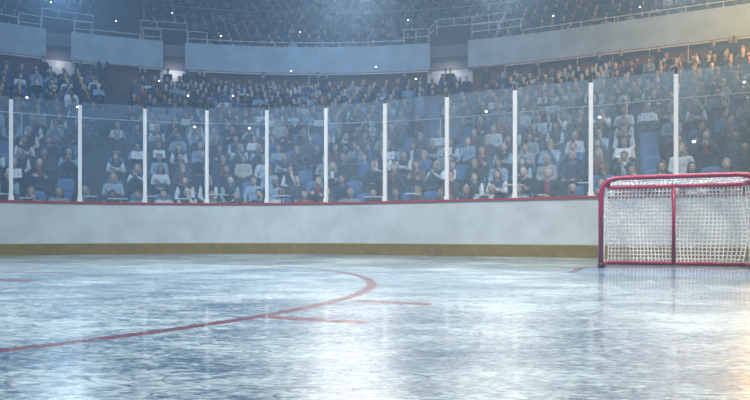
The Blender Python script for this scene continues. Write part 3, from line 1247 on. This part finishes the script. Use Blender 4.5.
def put_camera(loc, rz, label):
    global first_cam
    o = cam_proto if first_cam else copy_tree(cam_proto)
    first_cam = False
    o.location = loc
    o.rotation_euler = (0, 0, rz)
    tag(o, label, 'camera', 'cameras with flash firing in the crowd')


for q in photo_spots:
    if q[0] == 'photo':
        _, ob, sc, rot, wd = q
        m4 = Matrix.Translation(ob.location) @ Matrix.Rotation(rot, 4, 'Z')
        put_camera(m4 @ Vector((0, -0.25 * sc, 1.215 * sc)), rot, 'small camera with lit flash held up in ' + wd.split(', ')[-1])
    else:
        _, ob, sc, rot, wd, of_ = q
        m4 = Matrix.Translation(ob.location) @ Matrix.Rotation(rot, 4, 'Z')
        o = bpy.data.objects.new('newspaper', PAPER)
        COL.objects.link(o)
        o.location = m4 @ Vector((0, -0.33 * sc, 0.77 * sc))
        o.rotation_euler = (-0.35, 0, rot)
        tag(o, f'newspaper of person in {of_.split(" and ")[0].split(" with ")[0]}, {wd}', 'newspaper', 'newspapers held by spectators')
for f in FLASH:
    if f in taken_flash:
        continue
    best = None
    if f[1] > 62:
        spots_ = [(n, row_o(n) - 0.30, row_z(n) + 1.21) for n in range(2, NROW - 1)]
    else:
        spots_ = [(n, urow_o(n) - 0.30, urow_z(n) + 1.21) for n in range(UROW)]
    for n, oo, zz in spots_:
        p, nn = edge(s_for(f[0], oo), oo)
        py = project((p.x, p.y, zz))[1]
        if best is None or abs(py - f[1]) < best[0]:
            best = (abs(py - f[1]), p, nn, n)
    where = f'{ORD[best[3]]} row of the upper stand' if f[1] <= 62 else f'{ORD[best[3]]} row of lower stand'
    put_camera((best[1].x, best[1].y, height_at(f[1], best[1].y)), math.atan2(best[1].y, best[1].x) - PI / 2,
               f'lit camera flash, {where}, above {pane_words(pane_of((best[1].x, best[1].y)))}')

# seats: the 300 nearest that are in view as things, the rest in one mesh
cand = [q for q in near_seats if q[8] and not q[7]] + [q for q in near_seats if q[8] and q[7] and q[0] <= 8]
cand = sorted([q for q in cand if q[0] <= 11], key=lambda q: (q[0], q[7]))
pick = set(id(q) for q in ([q for q in cand if not q[7]] + [q for q in cand if q[7]])[:300])
first = True
for q in near_seats:
    n, pn, c, x, y, z, rz, occ, inf, px, py = q
    if id(q) in pick:
        o = seat_proto if first else copy_tree(seat_proto)
        first = False
        o.location = (x, y, z); o.rotation_euler = (0, 0, rz)
        tag(o, f'{"taken" if occ else "empty"} blue seat, {ORD[n]} row, {ORD[c - 1]} from net end behind {pane_words(pn)}', 'seat', 'blue plastic seats of the lower stand')
    else:
        far_seats.append(((x, y, z), rz))

# front row bench sections
for k, (a, b_) in enumerate(((SL + 4, aisleA[0] - 0.1), (aisleA[1] + 0.1, SR - 1.0))):
    root = empty('bench', (*edge((a + b_) / 2, row_o(0))[0], row_z(0)))
    loc0 = root.location.copy()

    def shift(mbq):
        mbq.v = [tuple(Vector(v) - loc0) for v in mbq.v]
        return mbq
    shift(sweep([(1.02, 0.73), (1.02, 0.77), (1.40, 0.77), (1.40, 0.73)], a, b_, 0.4)).build('bench_seat', M['bench'], root)
    s = a + 0.3
    while s < b_:
        mq = MB(); p, nn = edge(s, 1.2)
        mq.box((p.x, p.y, 0.515), (0.06, 0.06, 0.43), None)
        shift(mq).build('leg', M['seatmetal'], root)
        s += 2.2
    tag(root, ('long grey front row bench behind the boards, left of the aisle', 'long grey front row bench behind the boards, aisle to goal end')[k], 'bench')

# white topped stand-up tables just behind the boards
tproto = None
for k, (px, py, wpx) in enumerate(((4, 193.5, 11), (25, 197.5, 11), (90, 196, 13), (118, 198.5, 18), (152, 196, 10), (182, 198.5, 14), (218, 194.5, 20), (282, 195.5, 15), (374, 196.5, 17), (413, 193.5, 12), (483, 194.5, 13), (513, 184.5, 18), (543, 194.5, 8), (585, 182.5, 12))):
    o = 0.62
    p, nn = edge(s_for(px, o), o)
    z = height_at(py, p.y)
    wd = wpx / F * p.y
    root = empty('standing_table', (p.x, p.y, 0.30), facing(nn))
    mq = MB(); mq.box((0, 0, z - 0.30 - 0.0125), (wd, 0.30, 0.025)); mq.build('table_top', M['paper'], root)
    mq = MB(); mq.tube([(0, 0, 0.02), (0, 0, z - 0.32)], 0.025, 8); mq.build('leg', M['seatmetal'], root)
    mq = MB(); mq.tube([(0, 0, 0.0), (0, 0, 0.018), (0, 0, 0.03)], [0.16, 0.16, 0.05], 14); mq.build('base', M['seatmetal'], root)
    pn = pane_of((p.x, p.y))
    lab = f'{"wide" if wpx > 14 else "narrow"} {"raised " if py < 190 else ""}white table top just behind {pane_words(pn)}'
    lab += {182: ', left of its middle', 152: ', beside its left post', 25: ', beside its left post'}.get(px, '')
    tag(root, lab, 'table', 'white tables behind the boards')

# ------------------------------------------------------------------ the rest of the crowd and of the seats: one mesh each
for n in range(UROW):
    o = urow_o(n)
    for s in slots(n, o, True):
        p, nrm = edge(s, o)
        px, py = project((p.x, p.y, urow_z(n) + 1.15))
        if not (-30 < px < 790) or py < -14:
            continue
        far_seats.append(((p.x, p.y, urow_z(n)), facing(nrm)))
        if rng.random() < 0.82:
            crowd.append(((p.x, p.y, urow_z(n)), facing(nrm) + rng.uniform(-0.3, 0.3), rng.uniform(0.93, 1.05), 'up'))
# people standing along the back
for k in range(26):
    px = rng.uniform(-5, 760)
    s = s_for(px, 19.8)
    p, nrm = edge(s, 19.8)
    crowd.append(((p.x, p.y, ZT + 0.30), facing(nrm) + rng.uniform(-0.3, 0.3), rng.uniform(0.95, 1.05), 'stand'))

LOW = []
for pz in ('hands in lap', 'arms folded', 'clapping', 'hands on knees', 'arms raised'):
    parts = []
    b_ = make_body(pz, False); parts.append((b_, 0))
    t_ = make_top(pz, 0.014, False); parts.append((t_, 1))
    tr_ = make_trousers(False); parts.append((tr_, 2))
    V, Fc, K = [], [], []
    for me, kid in parts:
        b0 = len(V)
        V += [tuple(v.co) for v in me.vertices]
        for pl in me.polygons:
            Fc.append(tuple(b0 + i for i in pl.vertices)); K.append(kid)
    hb = MB(); hb.ell(HEAD + Vector((0, 0.026, 0.048)), (0.088, 0.098, 0.090), 8, 6)
    b0 = len(V); V += hb.v
    for f_ in hb.f:
        Fc.append(tuple(b0 + i for i in f_)); K.append(3)
    LOW.append((np.array(V), Fc, K))


def merge(name, items, mat_):
    """items: (verts, faces, face colours)"""
    allv, loops, starts, totals, cols = [], [], [], [], []
    nv = nl = 0
    for V, Fc, C in items:
        allv.append(V)
        for f_, c in zip(Fc, C):
            starts.append(nl); totals.append(len(f_)); nl += len(f_)
            loops.extend(i + nv for i in f_)
            cols.extend([(*c, 1.0)] * len(f_))
        nv += len(V)
    me = bpy.data.meshes.new(name)
    me.vertices.add(nv)
    me.vertices.foreach_set('co', np.concatenate(allv).astype(np.float32).ravel())
    me.loops.add(nl); me.loops.foreach_set('vertex_index', np.array(loops, dtype=np.int32))
    me.polygons.add(len(starts))
    me.polygons.foreach_set('loop_start', np.array(starts, dtype=np.int32))
    me.update(calc_edges=True)
    ca = me.color_attributes.new('Col', 'FLOAT_COLOR', 'CORNER')
    ca.data.foreach_set('color', np.array(cols, dtype=np.float32).ravel())
    me.materials.append(mat_)
    me.validate()
    ob = bpy.data.objects.new(name, me)
    COL.objects.link(ob)
    return ob


TOPS = [(0.012, 0.013, 0.016)] * 8 + [(0.018, 0.028, 0.07)] * 8 + [(0.035, 0.038, 0.05)] * 6 + [(0.45, 0.50, 0.55)] * 1 + [(0.16, 0.24, 0.36)] * 3 + [(0.12, 0.14, 0.17)] * 3 + [(0.16, 0.02, 0.025)] * 1 + [(0.03, 0.07, 0.18)] * 5
SKC = [(0.52, 0.34, 0.26), (0.42, 0.26, 0.18), (0.6, 0.43, 0.35), (0.24, 0.13, 0.08)]
HRC = [(0.018, 0.014, 0.012), (0.075, 0.04, 0.022), (0.3, 0.3, 0.3), (0.30, 0.2, 0.1), None]
items = []
for loc, rz, sc, zone in crowd:
    V, Fc, K = LOW[rng.choices(range(5), [5, 5, 1.5, 4, 0.7])[0]]
    c_, s_ = math.cos(rz), math.sin(rz)
    Rm = np.array([[c_, -s_, 0], [s_, c_, 0], [0, 0, 1]]) * sc
    top = rng.choice(TOPS)
    if zone == 'stand':
        top = rng.choice(TOPS[:12])
    sk = rng.choice(SKC); hr = rng.choice(HRC) or sk; tz = rng.choice(TOPS[:16])
    pal = {0: sk, 1: top, 2: tz, 3: hr}
    items.append((V @ Rm.T + np.array(loc), Fc, [pal[k_] for k_ in K]))
ob = merge('crowd', items, crowd_mat)
tag(ob, 'dense crowd of spectators filling the higher rows and the upper stand', 'crowd', kind='stuff')
sb = MB(); sb.box((0, 0, 0.44), (0.44, 0.40, 0.04)); sb.box((0, 0.235, 0.66), (0.44, 0.04, 0.40), Matrix.Rotation(-0.12, 3, 'X')); sb.box((0, 0.06, 0.21), (0.06, 0.05, 0.42))
SV = np.array(sb.v); SF = sb.f; SC = [(0.045, 0.115, 0.27)] * 12 + [(0.1, 0.1, 0.11)] * 6
items = []
for loc, rz in far_seats:
    c_, s_ = math.cos(rz), math.sin(rz)
    Rm = np.array([[c_, -s_, 0], [s_, c_, 0], [0, 0, 1]])
    items.append((SV @ Rm.T + np.array(loc), SF, SC))
ob = merge('seating', items, crowd_mat)
tag(ob, 'rows of blue plastic seats under the crowd', 'seats', kind='stuff')

# prototypes that no copy used stay out of the scene
for me in list(bpy.data.meshes):
    if me.users == 0:
        bpy.data.meshes.remove(me)

# ------------------------------------------------------------------ lights
def area(name, loc, target, power, size, col, spread=None, sy=None):
    l = bpy.data.lights.new(name, 'AREA')
    l.energy = power; l.size = size; l.color = col
    if sy:
        l.shape = 'RECTANGLE'; l.size_y = sy
    if spread:
        l.spread = math.radians(spread)
    o = bpy.data.objects.new(name, l)
    COL.objects.link(o)
    o.location = loc
    o.rotation_euler = (Vector(target) - Vector(loc)).to_track_quat('-Z', 'Y').to_euler()
    return o


def spot(name, loc, target, power, angle, col, radius=0.3, blend=0.6):
    l = bpy.data.lights.new(name, 'SPOT')
    l.energy = power; l.color = col; l.spot_size = math.radians(angle); l.spot_blend = blend; l.shadow_soft_size = radius
    o = bpy.data.objects.new(name, l)
    COL.objects.link(o)
    o.location = loc
    o.rotation_euler = (Vector(target) - Vector(loc)).to_track_quat('-Z', 'Y').to_euler()
    return o


COOL = (0.50, 0.74, 1.0)
WHITE = (0.95, 0.96, 0.95)
WARM = (1.0, 0.80, 0.50)
# roof lamps over the rink
area('rink_lamp', (-7, 7, 14), (-6, 9.5, 0), 215, 2.0, (0.56, 0.78, 1.0), 75)
area('rink_lamp', (-1, 6, 14), (-1, 9.5, 0), 450, 2.0, WHITE, 75)
area('rink_lamp', (6, 4, 14), (4, 9, 0), 440, 2.0, (1.0, 0.95, 0.87), 75)
area('rink_lamp', (-3, 1, 14), (-3, 8, 0.5), 440, 2.0, (0.62, 0.81, 1.0), 75)


def flood(px, py, d, power, col, size, target, spread=40):
    """floodlight lamp out of view, set by frame position and depth"""
    loc = ((px - 375) / F * d, d, height_at(py, d))
    return area('unseen_flood', loc, target, power, size, col, spread)


flood(352, -24, 16, 78, WHITE, 0.8, (-0.1, 3, 0))
flood(505, -24, 16, 44, WHITE, 0.8, (0.6, 3, 0))
flood(685, -26, 15, 30, WHITE, 0.8, (1.2, 3, 0))
BLUE = (0.28, 0.56, 1.0)  # added fill: the next three unseen floods light the crowd blue
flood(40, -170, 22, 165, BLUE, 1.5, (-15, 30, 7), 110)
flood(300, -170, 22, 500, BLUE, 1.5, (-3, 32, 7), 110)
flood(560, -170, 20, 210, (0.50, 0.72, 1.0), 1.5, (8, 27, 7), 110)


# added fill, out of view over the ice, to brighten the lower rows
for x_, tx, ty, pw in ((-8, -11, 17.5, 130), (-2, -3, 20, 170), (5, 5, 17, 130)):
    area('row_fill', (x_, 8, 13.5), (tx, ty, 2.6), pw, 1.5, (0.46, 0.69, 1.0), 55)


def bulb(name, px, py, d, power, col, radius=0.25):
    l = bpy.data.lights.new(name, 'POINT')
    l.energy = power; l.color = col; l.shadow_soft_size = radius
    o = bpy.data.objects.new(name, l)
    COL.objects.link(o)
    o.location = ((px - 375) / F * d, d, height_at(py, d))
    return o


bulb('stand_lamp_blue', 60, -12, 24, 450, (0.50, 0.74, 1.0))
bulb('stand_lamp_warm', 830, -70, 21, 2300, (1.0, 0.66, 0.30), 0.3)
spot('beam_lamp_blue', ((60 - 375) / F * 24, 24, height_at(-12, 24)), (-3, 2, 0), 1400, 100, (0.50, 0.74, 1.0), 0.2)
spot('beam_lamp_warm', ((792 - 375) / F * 21, 21, height_at(-4, 21)), (4, 6, 3), 5200, 100, (1.0, 0.72, 0.36), 0.2)
# lamps in the passages below the balcony gaps
for a, b_ in gs:
    p, nn = edge((a + b_) / 2, FO + 0.1)
    l = bpy.data.lights.new('passage_lamp', 'POINT'); l.energy = 5 + 4 * gs.index((a, b_)); l.color = (0.9, 0.93, 1.0); l.shadow_soft_size = 0.08
    o = bpy.data.objects.new('passage_lamp', l); COL.objects.link(o)
    o.location = (p.x, p.y, FZ0 - 0.15)

# ------------------------------------------------------------------ world: dark hall with thin haze
wd = bpy.data.worlds.new('hall')
scene.world = wd
wd.use_nodes = True
nt = wd.node_tree
nt.nodes.clear()
out = nt.nodes.new('ShaderNodeOutputWorld')
bg = nt.nodes.new('ShaderNodeBackground'); bg.inputs[0].default_value = (0.05, 0.08, 0.13, 1); bg.inputs[1].default_value = 0.3
nt.links.new(bg.outputs[0], out.inputs[0])
vs_ = nt.nodes.new('ShaderNodeVolumeScatter')
vs_.inputs['Color'].default_value = (0.40, 0.65, 1.0, 1)
vs_.inputs['Density'].default_value = 0.0098
vs_.inputs['Anisotropy'].default_value = 0.3
nt.links.new(vs_.outputs[0], out.inputs['Volume'])

# ------------------------------------------------------------------ camera
cd = bpy.data.cameras.new('camera')
cam = bpy.data.objects.new('viewpoint', cd)
COL.objects.link(cam)
cam.location = (0, 0, CH)
cam.rotation_euler = (PI / 2, 0, 0)
cd.sensor_width = 36.0
cd.lens = F / 750 * 36.0
cd.shift_y = (YH - 200) / 750
cd.clip_end = 200
scene.camera = cam
scene.view_settings.view_transform = 'Standard'
scene.view_settings.look = 'None'
scene.view_settings.gamma = 1
scene.view_settings.exposure = 0.0
scene.view_settings.use_curve_mapping = False
scene.cycles.use_denoising = True
scene.cycles.max_bounces = 6
scene.cycles.transparent_max_bounces = 12
scene.cycles.volume_bounces = 0
scene.cycles.sample_clamp_indirect = 4
scene.cycles.sample_clamp_direct = 8
